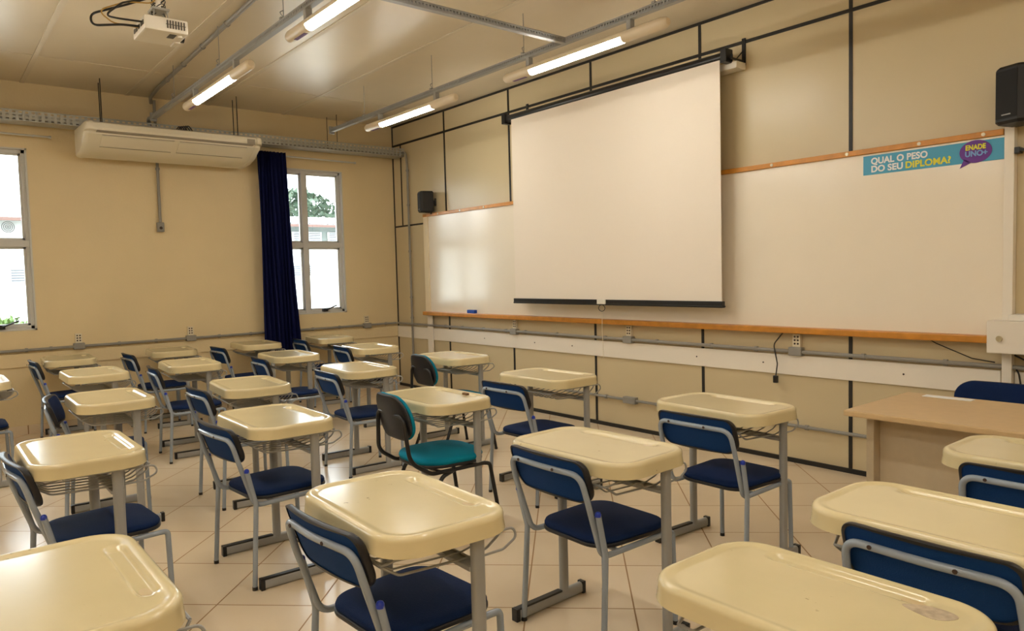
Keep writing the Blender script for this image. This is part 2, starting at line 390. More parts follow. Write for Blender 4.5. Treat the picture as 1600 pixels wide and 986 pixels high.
# ------------------------------------------------------------------ projection screen
ps = empty('projection_screen', 'pull-down white projection screen in black housing', 'projection screen', (3.9, -.16, 2.98))
part(MB().tube([(2.57, -.16, 2.985), (5.14, -.16, 2.985)], .036, 16), 'housing', M['blackm'], ps, True)
for x in (2.555, 5.15): part(MB().box((x-.025, -.205, 2.935), (x+.025, -.115, 3.035), .006), 'end_cap', M['black'], ps)
part(MB().box((2.665, -.187, 1.17), (5.11, -.183, 2.965)), 'fabric', M['fabricw'], ps)
bar = MB().box((2.655, -.205, 1.125), (5.125, -.168, 1.175), .004); bar.box((2.655, -.21, 1.128), (5.125, -.16, 1.14), .003)
bar = part(bar, 'bottom_bar', M['blackm'], ps)
part(MB().box((3.83, -.215, 1.135), (3.93, -.204, 1.178), .003), 'handle_clip', M['white'], ps)
ring = [(3.88+.038*math.cos(2*PI*k/24), -.205, 1.10+.028*math.sin(2*PI*k/24)) for k in range(25)]
part(MB().tube(ring, .003, 6), 'pull_ring', M['black'], ps, True)
part(MB().tube([(3.885, -.205, 1.075), (3.88, -.205, .9), (3.888, -.2, .66)], .0022, 5), 'pull_cord', M['outlet'], ps)
for x in (2.70, 5.19):
    k = MB(); k.box((x-.008, -.012, 2.93), (x+.022, -.001, 3.13), .002); k.box((x-.004, -.17, 2.955), (x+.012, -.01, 2.967)); k.tube([(x+.004, -.10, 2.965), (x+.004, -.01, 3.04)], .005, 6)
    k.box((x-.004, -.165, 2.96), (x+.012, -.155, 2.99))
    part(k, 'wall_bracket', M['blackm'], ps)
part(MB().box((4.93, -.13, 2.895), (5.215, -.012, 2.945), .003), 'mounting_block', M['white'], ps)

# ------------------------------------------------------------------ speakers
def speaker(loc, rz, label, s=1.0):
    t = empty('wall_speaker', label, 'speaker', loc, rz)
    h = .125*s; wd = .078*s; pr = [(-wd, -.0), (wd, 0), (wd*.9, -.13*s), (wd*.6, -.155*s), (-wd*.6, -.155*s), (-wd*.9, -.13*s)]
    mb = MB(); rings = []
    for z, k in ((-h, .86), (-h+.015, 1), (h-.015, 1), (h, .86)): rings.append([(x*k, -.07*s+(y+.07*s)*k-.05, z) for x, y in pr])
    mb.loops(rings); mb.build('cabinet', M['speaker'], t)
    MB().box((-wd*.62, -.05-.158*s, -h*.82), (wd*.62, -.05-.154*s, h*.82), .0015).build('grille', M['grille'], t)
    b = MB().box((-.02, -.05, -.02), (.02, 0, .02), .003); b.box((-.03, -.008, -.045), (.03, 0, .045), .002); b.tube([(0, -.03, 0), (0, -.06, -h-.02)], .008, 8)
    b.build('wall_bracket', M['blackm'], t)
    MB().box((-.02*s, -.05-.160*s, -h*.72), (.02*s, -.05-.157*s, -h*.68)).build('maker_mark', M['grey'], t)
    return t
speaker((.97, 0, 2.305), R(-14), 'small black speaker mounted near the window-side corner')
speaker((7.05, 0, 2.33), R(-20), 'larger black speaker mounted above the post at the right', 1.25)

# ------------------------------------------------------------------ conduits, outlets and cables
def clamp(mb, p, ax, r=.0185):
    a = Vector(p); d = Vector(ax)*.012; mb.tube([a-d, a+d], r, 10)
def conduit(name, path, label, r=.0125, clamps=(), mats='conduit', fr=.05, cat='conduit', n=10):
    o = MB().tube(fillet(path, fr) if len(path) > 2 else path, r, n).build(name, M[mats], None, True); tag(o, label, cat)
    if clamps:
        for p, ax in clamps:
            mb = MB(); clamp(mb, p, ax, r+.006); c = mb.build('clamp', M[mats], o, True)
    return o
Yw = -.03
conduit('wall_conduit', [(.05, -.034, .822), (7.9, -.034, .81)], 'grey conduit running under the whiteboard', .0135,
        [((x, -.03, .822-.0015*x), (1, 0, 0)) for x in (1.15, 1.5, 1.9, 2.3, 2.62, 3.1, 3.75, 4.35, 4.9, 5.3, 6.1, 6.6)])
conduit('wall_conduit', [(3.2, -.03, .275), (6.7, -.03, .275)], 'grey conduit low on the front wall near the floor', .0125,
        [((x, -.03, .275), (1, 0, 0)) for x in (3.75, 4.35, 5.0, 5.7)])
conduit('wall_conduit', [(.12, -.045, 2.98), (.40, -.045, 2.98), (.40, -.03, 2.8), (.40, -.03, .30)], 'vertical grey conduit down the front wall beside corner', .014,
        [((.40, -.03, z), (0, 0, 1)) for z in (2.75, 2.32, 1.74, 1.16, .9)])
tag(MB().box((.37, -.055, .25), (.46, -.002, .31), .006).build('junction_box', M['conduit']), 'grey elbow box at the foot of the vertical conduit', 'junction box')
tag(MB().box((3.97, -.055, .245), (4.11, -.002, .305), .008).build('junction_box', M['conduit']), 'grey junction box on the low front wall conduit', 'junction box')
conduit('wall_conduit', [(.034, YB+.1, .80), (.034, -.05, .822)], 'grey conduit running along the window wall', .0135,
        [((.03, y, .822+.0027*y), (0, 1, 0)) for y in (-4.1, -3.9, -3.3, -2.95, -2.3, -1.95, -1.2, -.85, -.2)])
def outlet(loc, rz, label):
    t = empty('wall_outlet', label, 'outlet', loc, rz)   # local: face -Y
    MB().box((-.05, -.055, -.03), (.05, -.001, .03), .006).build('junction_box', M['conduit'], t)
    MB().box((-.03, -.028, .03), (.03, -.001, .125), .004).build('outlet_plate', M['outlet'], t)
    s = MB()
    for z in (.055, .08, .105):
        for x in (-.012, .012): s.tube([(x, -.0275, z), (x, -.030, z)], .0075, 8)
    s.build('socket', M['dark'], t)
for x, lab in ((2.44, 'wall outlet left of the screen cord under the whiteboard'), (4.03, 'wall outlet right beneath the screen pull cord'), (5.62, 'wall outlet beside the hanging plug cable')):
    outlet((x, 0, .815), 0, lab)
for y, lab in ((-3.66, 'wall outlet on window wall right of the open left window'), (-2.60, 'wall outlet on window wall below the air conditioner pipe'), (-.47, 'wall outlet in the corner right of the curtained window')):
    outlet((0, y, .815), R(90), lab)
def cable(path, r, m, label, fr=.06, name='cable', parent=None):
    o = MB().tube(fillet(path, fr, 6), r, 6).build(name, M[m], parent, True)
    if not parent: tag(o, label, 'cable')
    return o
cp = cable([(5.53, -.03, .96), (5.46, -.06, .86), (5.49, -.06, .72), (5.47, -.05, .62)], .0045, 'black', 'black power cable with plug hanging below the whiteboard')
MB().box((5.453, -.062, .575), (5.487, -.038, .63), .006).build('plug', M['black'], cp)
cable([(6.48, -.03, .965), (6.55, -.05, .93), (6.75, -.05, .85), (6.87, -.05, .835)], .0035, 'black', 'thin black cable sagging under the right end of whiteboard')
cable([(6.97, -.06, .885), (7.02, -.06, .86), (7.3, -.06, .84)], .005, 'black', 'black cable under the lock box')
cable([(6.975, -.04, .80), (6.99, -.05, .78), (7.01, -.05, .65), (7.0, -.05, .45)], .005, 'black', 'black cable hanging beside the right post')
cl = MB().box((6.956, -.06, 2.035), (7.12, -.02, 2.05), .002); cl.box((6.956, -.065, 2.025), (6.985, -.015, 2.06), .003)
tag(cl.build('cable_clip', M['black']), 'small black clip arm on the right board post', 'clip')

# ------------------------------------------------------------------ left wall items: tray, rods, curtain, air conditioner
tray = MB()
def perforated(mb, p0, du, dv, L, W, t, nu, nv, fr=.5):
    """a plate of nu x nv cells, each with a slot, p0 + u*du + v*dv"""
    du = Vector(du).normalized(); dv = Vector(dv).normalized(); nn = du.cross(dv)*t; p0 = Vector(p0)
    cu, cv = L/nu, W/nv
    for i in range(nu+1):
        a = p0+du*(max(0, i*cu-cu*(1-fr)/2)); b = p0+du*(min(L, i*cu+cu*(1-fr)/2))+dv*W
        e = (b-a).dot(du); vs = [a, a+du*e, a+du*e+dv*W, a+dv*W]; vs += [v+nn for v in vs]
        mb.add(vs, [(0, 1, 2, 3), (7, 6, 5, 4), (0, 4, 5, 1), (1, 5, 6, 2), (2, 6, 7, 3), (3, 7, 4, 0)])
    for j in range(nv+1):
        v0 = max(0, j*cv-cv*.25); v1 = min(W, j*cv+cv*.25); a = p0+dv*v0
        vs = [a, a+du*L, a+du*L+dv*(v1-v0), a+dv*(v1-v0)]; vs += [v+nn*1.1 for v in vs]
        mb.add(vs, [(0, 1, 2, 3), (7, 6, 5, 4), (0, 4, 5, 1), (1, 5, 6, 2), (2, 6, 7, 3), (3, 7, 4, 0)])
Lt = -YB-.1-.02
perforated(tray, (.31, YB+.1, 2.935), (0, 1, 0), (0, 0, 1), Lt, .095, .002, 165, 3)
perforated(tray, (.10, YB+.1, 2.935), (0, 1, 0), (0, 0, 1), Lt, .095, .002, 165, 3)
tray.box((.10, YB+.1, 2.935), (.31, -.02, 2.938)); tray.box((.306, YB+.1, 3.028), (.318, -.02, 3.034)); tray.box((.095, YB+.1, 3.028), (.107, -.02, 3.034))
tray = tray.build('cable_tray', M['galv']); tag(tray, 'galvanised perforated cable tray along the window wall', 'cable tray')
ct = MB()
for i in range(8): ct.tube([(.14+.02*i, YB+.15, 2.955+.012*(i % 3)), (.135+.02*i, -4, 2.955), (.14+.019*i, -.06, 2.955+.012*(i % 2))], .008, 6)
ct.build('cable_bundle', M['conduit'], tray)
for y in (-4.6, -.95):
    for x in (.105, .305): MB().tube([(x, y+.03*(x > .2), 2.95), (x, y+.03*(x > .2), ZC)], .004, 6).build('hanger_rod', M['blackm'], tray)
for y0, y1, lab in ((-2.0, -.60, 'thin white curtain rod above the curtained window'), (-5.3, -3.82, 'thin white curtain rod above the left window')):
    o = MB().tube([(.09, y0, 2.86), (.09, y1, 2.845)], .009, 8).build('curtain_rod', M['alum'], None, True); tag(o, lab, 'curtain rod')
    for y in (y0+.12, y1-.12): MB().tube([(0.001, y, 2.853), (.09, y, 2.853)], .007, 6).build('rod_bracket', M['alum'], o)
    MB().tube([(.09, y1, 2.845), (.09, y1+.02, 2.845)], .014, 8).build('finial', M['alum'], o, True)
cu = MB(); ring = []; NZ = 26
rows = []
for j in range(NZ+1):
    t = j/NZ; z = 2.885-t*2.33; ya = -1.83-.0*t; yb = -1.50+.10*t; row = []
    for i in range(91):
        s = i/90; a = s*8.5*2*PI+.4*math.sin(3*t); amp = .022+.016*t
        x = .138+amp*math.sin(a)+.008*math.sin(2.3*a+2*t); row.append((x, ya+(yb-ya)*s+.008*math.sin(5*t+s*9), z))
    rows.append(row)
cu.loops(rows, False, False, False)
o = cu.build('curtain', M['curtain'], None, True, angle=80); so_ = o.modifiers.new('thick', 'SOLIDIFY'); so_.thickness = .003
tag(o, 'navy blue gathered curtain at the left side of the window', 'curtain')

ac = empty('air_conditioner', 'long cream ceiling-hung air conditioner on the window wall', 'air conditioner', (.45, -2.8, 2.66))
prof = [(.14, 2.665), (.34, 2.675), (.50, 2.715), (.68, 2.812), (.69, 2.832), (.742, 2.842), (.75, 2.86), (.74, 2.905), (.70, 2.92), (.14, 2.928)]
body = MB(); y0, y1 = -3.55, -2.05
rg = [[(x, y, z) for x, z in prof] for y in (y0, y1)]
body.loops(rg); part(body, 'body', M['acbody'], ac, True)
for s, ye in ((-1, y0), (1, y1)):
    e = MB(); rs = []
    for k, (dy, sc_) in enumerate(((0, 1.03), (.025, 1.03), (.05, .99), (.065, .90), (.07, .78))):
        cx, cz = .43, 2.80; rs.append([(cx+(x-cx)*sc_, ye+s*dy, cz+(z-cz)*sc_) for x, z in prof])
    e.loops(rs); part(e, 'end_cap', M['acbody'], ac, True)
g = MB()
def slope(x): return 2.715+(x-.50)*(.097/.18)-.0025
g.box((.686, y0+.03, 2.826), (.735, y1-.03, 2.8405))
for ya, yb in ((y0+.08, -2.84), (-2.79, y1-.08)):
    for xx in (.515, .675): g.box((xx, ya, slope(xx)-.001), (xx+.006, yb, slope(xx)+.003))
part(g, 'outlet_line', M['acline'], ac)
lv = MB()
for ya, yb in ((y0+.08, -2.84), (-2.79, y1-.08)):
    za, zb = slope(.53)-.003, slope(.665)-.003
    lv.add([(.53, ya, za), (.665, ya, zb), (.665, yb, zb), (.53, yb, za), (.53, ya, za+.003), (.665, ya, zb+.003), (.665, yb, zb+.003), (.53, yb, za+.003)], [(0, 1, 2, 3), (7, 6, 5, 4), (0, 4, 5, 1), (2, 6, 7, 3), (1, 5, 6, 2), (0, 3, 7, 4)])
part(lv, 'louvre', M['acbody'], ac)
lg = MB(); lg.tube([(.735+.0, -3.46+.022*math.cos(2*PI*k/20), 2.79+.0) if False else (.62+.02*math.sin(2*PI*k/20), -3.40+.026*math.cos(2*PI*k/20), slope(.62+.02*math.sin(2*PI*k/20))) for k in range(21)], .003, 5)
lg.tube([(.62, -3.445, slope(.62)), (.62, -3.355, slope(.62))], .0025, 5)
part(lg, 'maker_emblem', M['dark'], ac)
part(MB().box((.752, y1-.10, 2.83), (.756, y1-.02, 2.885), .001), 'display', M['acline'], ac)
for x, y in ((.36, -3.42), (.54, -3.44), (.36, -2.15), (.54, -2.17)): part(MB().tube([(x, y, 2.92), (x, y, ZC)], .005, 6), 'hanger_rod', M['blackm'], ac)
cp = MB()
for i in range(5): cp.tube(fillet([(.36+.02*i, -2.78+.03*i, 2.92), (.40, -2.74+.02*i, 2.98), (.36+.02*i, -2.70+.015*i, 3.03), (.38, -2.66+.03*i, 2.93)], .03), .006, 5)
part(cp, 'pipe_bundle', M['black'], ac, True)
pc = conduit('wall_conduit', [(.03, -2.85, 3.33), (.03, -2.85, 2.05)], 'vertical grey conduit on window wall below air conditioner', .015, [((.03, -2.85, 2.62), (0, 0, 1)), ((.03, -2.85, 3.2), (0, 0, 1))])
bx = MB().box((.001, -2.885, 1.96), (.05, -2.815, 2.06), .008).build('junction_box', M['conduit'], pc)
MB().tube([(.05, -2.85, 2.0), (.054, -2.85, 2.0)], .016, 12).build('opening', M['dark'], bx)
# ceiling conduit
conduit('ceiling_conduit', [(.03, -2.88, 3.30), (.10, -2.90, ZC-.02), (.5, -2.93, ZC-.02), (6.5, -3.07, ZC-.02)], 'thin grey conduit running across the ceiling', .018,
        [((x, -2.915-.0243*x, ZC-.02), (1, 0, 0)) for x in (.9, 1.5, 2.1, 2.75, 3.4, 4.1)])

# ------------------------------------------------------------------ lighting rails and tube lamps
def rail(y, x0, x1, label):
    ZR = 3.02
    mb = MB(); L = x1-x0
    mb.box((x0, y-.019, ZR-.002), (x1, y+.019, ZR+.001))       # underside lip
    for yy in (y-.019, y+.017): mb.box((x0, yy, ZR), (x1, yy+.002, ZR+.010)); mb.box((x0, yy, ZR+.026), (x1, yy+.002, ZR+.038))
    for i in range(int(L/.025)):
        xx = x0+i*.025
        for yy in (y-.019, y+.017): mb.box((xx, yy, ZR+.008), (xx+.014, yy+.002, ZR+.028))
    mb.box((x0, y-.019, ZR+.036), (x1, y+.019, ZR+.038))
    o = mb.build('lighting_rail', M['grey']); tag(o, label, 'rail')
    MB().box((x0-.02, y-.03, ZR-.02), (x0, y+.03, ZR+.06), .002).build('end_plate', M['grey'], o)
    x = x0+.75
    while x < x1:
        h = MB().tube([(x, y, ZR+.05), (x, y, ZC)], .003, 5); h.box((x-.012, y-.024, ZR+.036), (x+.012, y+.024, ZR+.05), .002)
        h.tube(fillet([(x, y, ZR+.05), (x+.01, y-.03, ZR+.075), (x, y, ZR+.095)], .01), .003, 5)
        h.build('hanger', M['grey'], o); x += 1.25
    return o
def lamp(x, y, label, lit=True):
    t = empty('tube_lamp', label, 'lamp', (x, y, 2.925), 0, None)   # local x from 0..1.55
    L = 1.58; r = .037
    MB().tube([(.31, 0, -.005), (1.22, 0, -.005)], r*.88, 16).build('lit_tube' if lit else 'unlit_tube', M['tube'] if lit else M['white'], t, True)
    arc = [R(-8+196*k/16) for k in range(17)]
    MB().loops([[(px, (r+q)*math.cos(a), (r+q)*math.sin(a)) for q, aa in ((0, arc), (-.003, arc[::-1])) for a in aa] for px in (.305, 1.225)]).build('added_top_shield', M['lampend'], t, True)  # opaque half-shell added over the tube to keep its light off the ceiling
    for a, b, s in ((0, .31, 1), (1.22, L, -1)):
        pts = [(a, .6), (a+.012, .85), (a+.035, 1), (b, 1)] if s == 1 else [(a, 1), (b-.035, 1), (b-.012, .85), (b, .6)]
        rings = [[(px, r*k*math.cos(2*PI*q/16), r*k*math.sin(2*PI*q/16)) for q in range(16)] for px, k in pts]
        MB().loops(rings).build('end_housing', M['lampend'], t, True)
    MB().box((.10, -.012, -.0385), (.25, .012, -.0365)).build('maker_print', M['brandprint'], t)
    for xx in (.27, 1.26): MB().box((xx, -.02, .034), (xx+.035, .02, .0925), .002).build('drop_bracket', M['grey'], t)
    MB().tube(fillet([(1.10, -.025, -.026), (1.10, -.055, -.042), (1.16, -.065, -.036), (1.16, -.025, -.026)], .01), .004, 5).build('clip', M['lampend'], t)
    return t
RY = {'front': -1.27, 'middle': -3.0, 'rear': -4.75, 'back': -6.5}
for nm, y in RY.items():
    x0 = .90 if nm == 'front' else .60
    rail(y, x0, 10.2, {'front': 'perforated grey light rail nearest the whiteboard wall', 'middle': 'perforated grey light rail over the middle desks', 'rear': 'perforated grey light rail just behind the camera position', 'back': 'perforated grey light rail nearest the back wall'}[nm])
    for i, x in enumerate((1.68, 3.92, 6.16, 8.4)):
        on = not (nm == 'front' and i == 2)
        lamp(x, y, ('lit' if on else 'unlit')+' tube lamp, number %s from window wall on the %s rail' % (('one', 'two', 'three', 'four')[i], {'front': 'whiteboard-side', 'middle': 'middle', 'rear': 'third', 'back': 'last'}[nm]), on)
conduit('rail_elbow', [(.60, -3.0, 3.04), (.35, -2.98, 3.07), (.10, -2.93, 3.09), (.05, -2.90, 3.03), (.05, -2.90, 2.93)], 'grey bent conduit joining the middle rail to the wall', .02, (), 'grey', .08)
# cross rail
def cross_rail():
    mb = MB(); ZR = 3.02; x = 4.6
    mb.box((x-.019, -6.5, ZR-.002), (x+.019, -1.29, ZR)); mb.box((x-.019, -6.5, ZR+.036), (x+.019, -1.29, ZR+.038))
    for xx in (x-.019, x+.017):
        mb.box((xx, -6.5, ZR), (xx+.002, -1.29, ZR+.010)); mb.box((xx, -6.5, ZR+.026), (xx+.002, -1.29, ZR+.038))
        for i in range(208): mb.box((xx, -6.5+i*.025, ZR+.008), (xx+.002, -6.5+i*.025+.014, ZR+.028))
    o = mb.build('lighting_rail', M['grey']); tag(o, 'grey perforated cross rail linking the light rails', 'rail')
cross_rail()

# ------------------------------------------------------------------ projector
pj = empty('ceiling_projector', 'white projector hanging from the ceiling on a short pole', 'projector', (3.79, -3.72, 2.83))
def rp(mb, name, m, smooth=False, lab=None):
    o = mb.build(name, M[m], pj, smooth)
    if lab: o['label'] = lab
    return o
rp(MB().box((-.15, -.12, 0), (.15, .13, .085), .012), 'body', 'projw')
v = MB()
for i in range(7): v.box((.1495, .005+.016*i, .022), (.153, .013+.016*i, .07))
v.box((.1495, .0, .044), (.1535, .115, .047))
rp(v, 'vent', 'projdark')
lens = MB().tube([(-.07, .10, .045), (-.07, .16, .045)], .032, 18); rp(lens, 'lens', 'black', True)
ft = MB().tube([(.10, .09, -.012), (.10, .09, .004)], .016, 12); ft.box((-.12, .09, -.01), (-.02, .125, .004), .004); rp(ft, 'foot', 'projw')
pt = MB()
for x in (-.11, -.06, 0, .06, .10): pt.box((x, -.1235, .03), (x+.03, -.1195, .055))
rp(pt, 'port', 'projdark'); rp(MB().box((.03, .03, -.003), (.11, .07, .001), .001), 'maker_label', 'projdark')
pl = MB().tube([(.0, 0, .17), (.0, 0, ZC-2.83)], .017, 10); pl.box((-.05, -.05, ZC-2.83-.01), (.05, .05, ZC-2.586)); rp(pl, 'pole', 'white')
br = MB().box((-.06, -.05, .155), (.06, .05, .17), .003)
for dx, dy in ((-.05, -.045), (.05, -.045), (-.05, .045), (.05, .045)): br.tube([(dx, dy, .08), (dx*.8, dy*.8, .16)], .004, 6)
rp(br, 'mount', 'galv')
def pc_(path, r, m): o = MB().tube(fillet(path, .06, 6), r, 6).build('projector_cable', M[m], pj, True); return o
pc_([(.0, .0, .42), (.0, -.02, .25), (-.10, -.16, .20), (-.12, -.36, .11), (-.08, -.36, .03), (.02, -.22, .035), (.03, -.12, .04)], .007, 'black')
pc_([(.01, .0, .45), (.01, -.03, .24), (-.02, -.20, .18), (-.04, -.30, .09), (.06, -.24, .055), (.11, -.12, .045)], .006, 'black')
pc_([(.02, .01, .48), (.02, -.02, .20), (-.02, -.18, .19), (-.06, -.33, .12), (-.02, -.26, .05), (.0, -.12, .04)], .004, 'yellowcable')
cc = MB()
for i in range(5): cc.tube([(.015*math.cos(a*1.3+i)+.01*math.sin(3*a), .04*math.cos(a+i), .155+.018*i+.02*math.sin(a*1.7+i)) for a in [2*PI*k/14 for k in range(15)]], .003, 5)
rp(cc, 'cable_coil', 'black', True)
pj.scale = (.92, .92, .92)

# ------------------------------------------------------------------ school desk (built once, then copied)
TW, TD, TH, TT = .645, .412, .75, .056
def desk_height(x, y, off):
    """surface height below the rim top, off = distance in from the outline"""
    z = 0
    if off < .016: z = -.016*(1-math.sqrt(max(0, 1-((.016-off)/.016)**2)))
    def ss(a, b, v):
        v = max(0, min(1, (v-a)/(b-a))); return v*v*(3-2*v)
    z -= .0055*ss(.014, .045, off)
    # pen groove along the far edge
    gx = max(0, abs(x)-.165); gd = math.hypot(gx, (y-(TD/2-.060)))
    z -= .009*(1-ss(.014, .027, gd))
    return z
def make_desk():
    t = empty('school_desk', 'cream', 'desk')
    base = dense(rrect(TW, TD, .112, 10), .012)
    offs = [0, .0015, .004, .008, .012, .016, .021, .026, .030]+[.030+.0045*k for k in range(1, 18)]+[.125, .15, .175, .195]
    mb = MB(); rings = []
    rings.append([(x*1.0-.0, y*1.0, TH-TT) for x, y in base])
    rings.insert(0, [(x*.985, y*.98, TH-TT) for x, y in base])
    rings.append([(x*1.0, y*1.0, TH-.03) for x, y in base])
    rings[-2] = [(x*1.010, y*1.014, TH-TT) for x, y in base]
    for off in offs:
        ring = []
        for x, y in base:
            # inset towards the medial segment
            mxx = max(-(TW-TD)/2, min((TW-TD)/2, x)); dx, dy = x-mxx, y; L = math.hypot(dx, dy) or 1
            q = rr_in(x, y, off); ring.append((q[0], q[1], TH+desk_height(q[0], q[1], off)))
        rings.append(ring)
    mb.loops(rings, True, True, True)
    mb.build('tabletop', M['desktop'], t, True, angle=50)
    for s in (-1, 1):
        x = s*.275
        c = oval_bar([(x, .09, .03), (x, .09, TH-TT+.004)], .029, .042, 'y'); c.build('leg', M['grey'], t, True)
        g = MB(); g.box((x-.014, -.10, TH-TT-.014), (x+.014, .17, TH-TT+.001), .003); g.build('top_support', M['grey'], t)
        ru = oval_bar([(x, -.19, .026), (x, .20, .026)], .030, .048, 'z'); ru = ru.build('floor_runner', M['grey'], t, True)
        st = MB().box((x-.0135, -.19, .045), (x+.0135, .066, .054), .002); st.build('tread_strip', M['black'], ru)
        for yy, d in ((-.19, -1), (.20, 1)):
            MB().box((x-.0168, yy-.010, .0), (x+.0168, yy+.010, .0535), .003).build('end_cap', M['black'], ru)
    MB().box((-.27, .065, .588), (.27, .115, .602), .003).build('crossbar', M['grey'], t)
    b = MB()
    prof = [(-.185, .655), (-.13, .618), (.10, .608), (.16, .620), (.205, .650), (.218, .676)]
    for i in range(10):
        x = -.222+.444*i/9; b.tube(fillet([(x, y, z) for y, z in prof], .04, 3), .0032 if 0 < i < 9 else .0042, 6)
    b.tube([(-.222, -.185, .655), (.222, -.185, .655)], .0042, 6); b.tube([(-.222, .218, .676), (.222, .218, .676)], .0042, 6); b.tube([(-.222, .10, .605), (.222, .10, .605)], .0035, 6)
    for s in (-1, 1):
        b.tube(fillet([(s*.222, -.185, .655), (s*.245, -.10, .678), (s*.26, .07, .678)], .03, 3), .004, 6)
        b.tube(fillet([(s*.26, .115, .618), (s*.262, .19, .620), (s*.262, .240, .645), (s*.262, .23, .676), (s*.26, .115, .678)], .03, 4), .004, 6)
    wp = MB(); el = [(.152+.026*math.cos(q), TD/2-.060+.0125*math.sin(q)) for q in [2*PI*k/28 for k in range(28)]]
    wp.loops([[(x, y, TH-.0135) for x, y in el], [(x, y, TH-.0140) for x, y in el]]); wp.build('worn_patch', M['worn'], t)
    b.build('book_basket', M['grey'], t, True)
    return t
def rr_in(x, y, off):
    """move an outline point of the rounded rectangle inwards by off"""
    r = .112; w2, d2 = TW/2-r, TD/2-r
    cx = max(-w2, min(w2, x)); cy = max(-d2, min(d2, y)); dx, dy = x-cx, y-cy; L = math.hypot(dx, dy)
    if off <= r*.98: k = (L-off)/L; return (cx+dx*k, cy+dy*k)
    k = (L-r*.98)/L; qx, qy = cx+dx*k, cy+dy*k; e = (off-r*.98)/(TD/2-r*.98)
    m = (TW-TD)/2; tx = max(-m, min(m, qx))
    return (qx+(tx-qx)*e, qy*(1-e))
def oval_bar(path, w, h, axis):
    """flattened oval tube; w across x, h across y (upright) or z (lying)"""
    mb = MB(); rings = []
    sec = rrect(w, h, w*.42, 4)
    for p in path:
        if axis == 'y': rings.append([(p[0]+a, p[1]+b, p[2]) for a, b in sec])
        else: rings.append([(p[0]+a, p[1], p[2]+b) for a, b in sec])
    return mb.loops(rings)
proto_desk = make_desk()
DESKS = [  # x, y, rot, label
 (6.46, -3.79, -1.5, 'cream desk in the near centre with the chair pulled close and bare floor around'),
 (6.37, -2.86, 2, 'cream desk with ink dots at its middle, behind the second chair'),
 (6.22, -1.78, -3, 'cream desk nearest the teacher\'s desk in the row by the whiteboard'),
 (4.75, -1.65, 1, 'cream desk under the projection screen\'s left half, by the front wall'),
 (4.91, -2.65, 0, 'cream desk with the teal-seated chair pushed under it, centre of the room'),
 (3.27, -1.39, -2, 'cream desk by the front wall with the rear teal and black chair'),
 (3.33, -2.31, -2.5, 'cream desk with strong window glare, left of the teal chair'),
 (1.89, -1.44, -5, 'cream desk just left of the room corner, nearest the front wall conduit'),
 (0.45, -1.19, -6, 'cream desk right beside the curtain under the window'),
 (1.91, -2.28, -2.5, 'cream desk in front of the curtain, second row from the front wall'),
 (0.45, -2.05, -3, 'cream desk against the window wall left of the curtain'),
 (3.53, -3.21, -5, 'plain cream desk behind the scuffed one, third column from the windows'),
 (4.81, -3.54, -0.5, 'cream desk scuffed with dark pen marks, left of the centre aisle'),
 (1.87, -3.13, -4, 'cream desk in the second column from the windows, below the wall conduit box'),
 (0.44, -2.91, -5, 'cream desk against the window wall below the second outlet'),
 (0.46, -3.82, -3, 'cream desk against the window wall, furthest left beside the outlet'),
 (1.92, -3.85, 0, 'narrow-looking cream desk behind the scratched one at the far left'),
 (3.43, -4.02, -0.5, 'scratched cream desk at the left with the tilted chair beneath'),
 (4.88, -4.4, 0, 'glossy cream desk at the left reflecting the white window light'),
 (6.47, -4.68, 0, 'blurred cream desk cut off by the lower left corner'),
 (7.563, -3.4, 0, 'large cream desk with a grey smudge at the bottom right'),
 (7.62, -2.79, 0, 'cream desk at the right behind the nearest blue chair back'),
 (7.63, -1.88, 0, 'cream desk at the right edge in front of the teacher\'s desk'),
 (1.83, -4.6, 0, 'cream desk tip cut off by the left edge of the view'),
]
for i, (x, y, a, lab) in enumerate(DESKS):
    d = proto_desk if i == 0 else copy_tree(proto_desk)
    d.location = (x, y, 0); d.rotation_euler = (0, 0, R(a)); d['label'] = lab; d['group'] = 'cream student desks'
    if i == 20:
        d.scale = (1, 1, .933)
        sm = MB(); el = [(.198+.05*math.cos(q)*(1+.15*math.sin(2*q)), .108+.028*math.sin(q)*(1+.35*math.cos(q))) for q in [2*PI*k/36 for k in range(36)]]
        sm.loops([[(x_, y_, TH-.0058) for x_, y_ in el], [(x_, y_, TH-.0050) for x_, y_ in el]])
        so2 = sm.build('grey_smudge', M['smudge'], d); so2['label'] = 'grey dirty smudge'

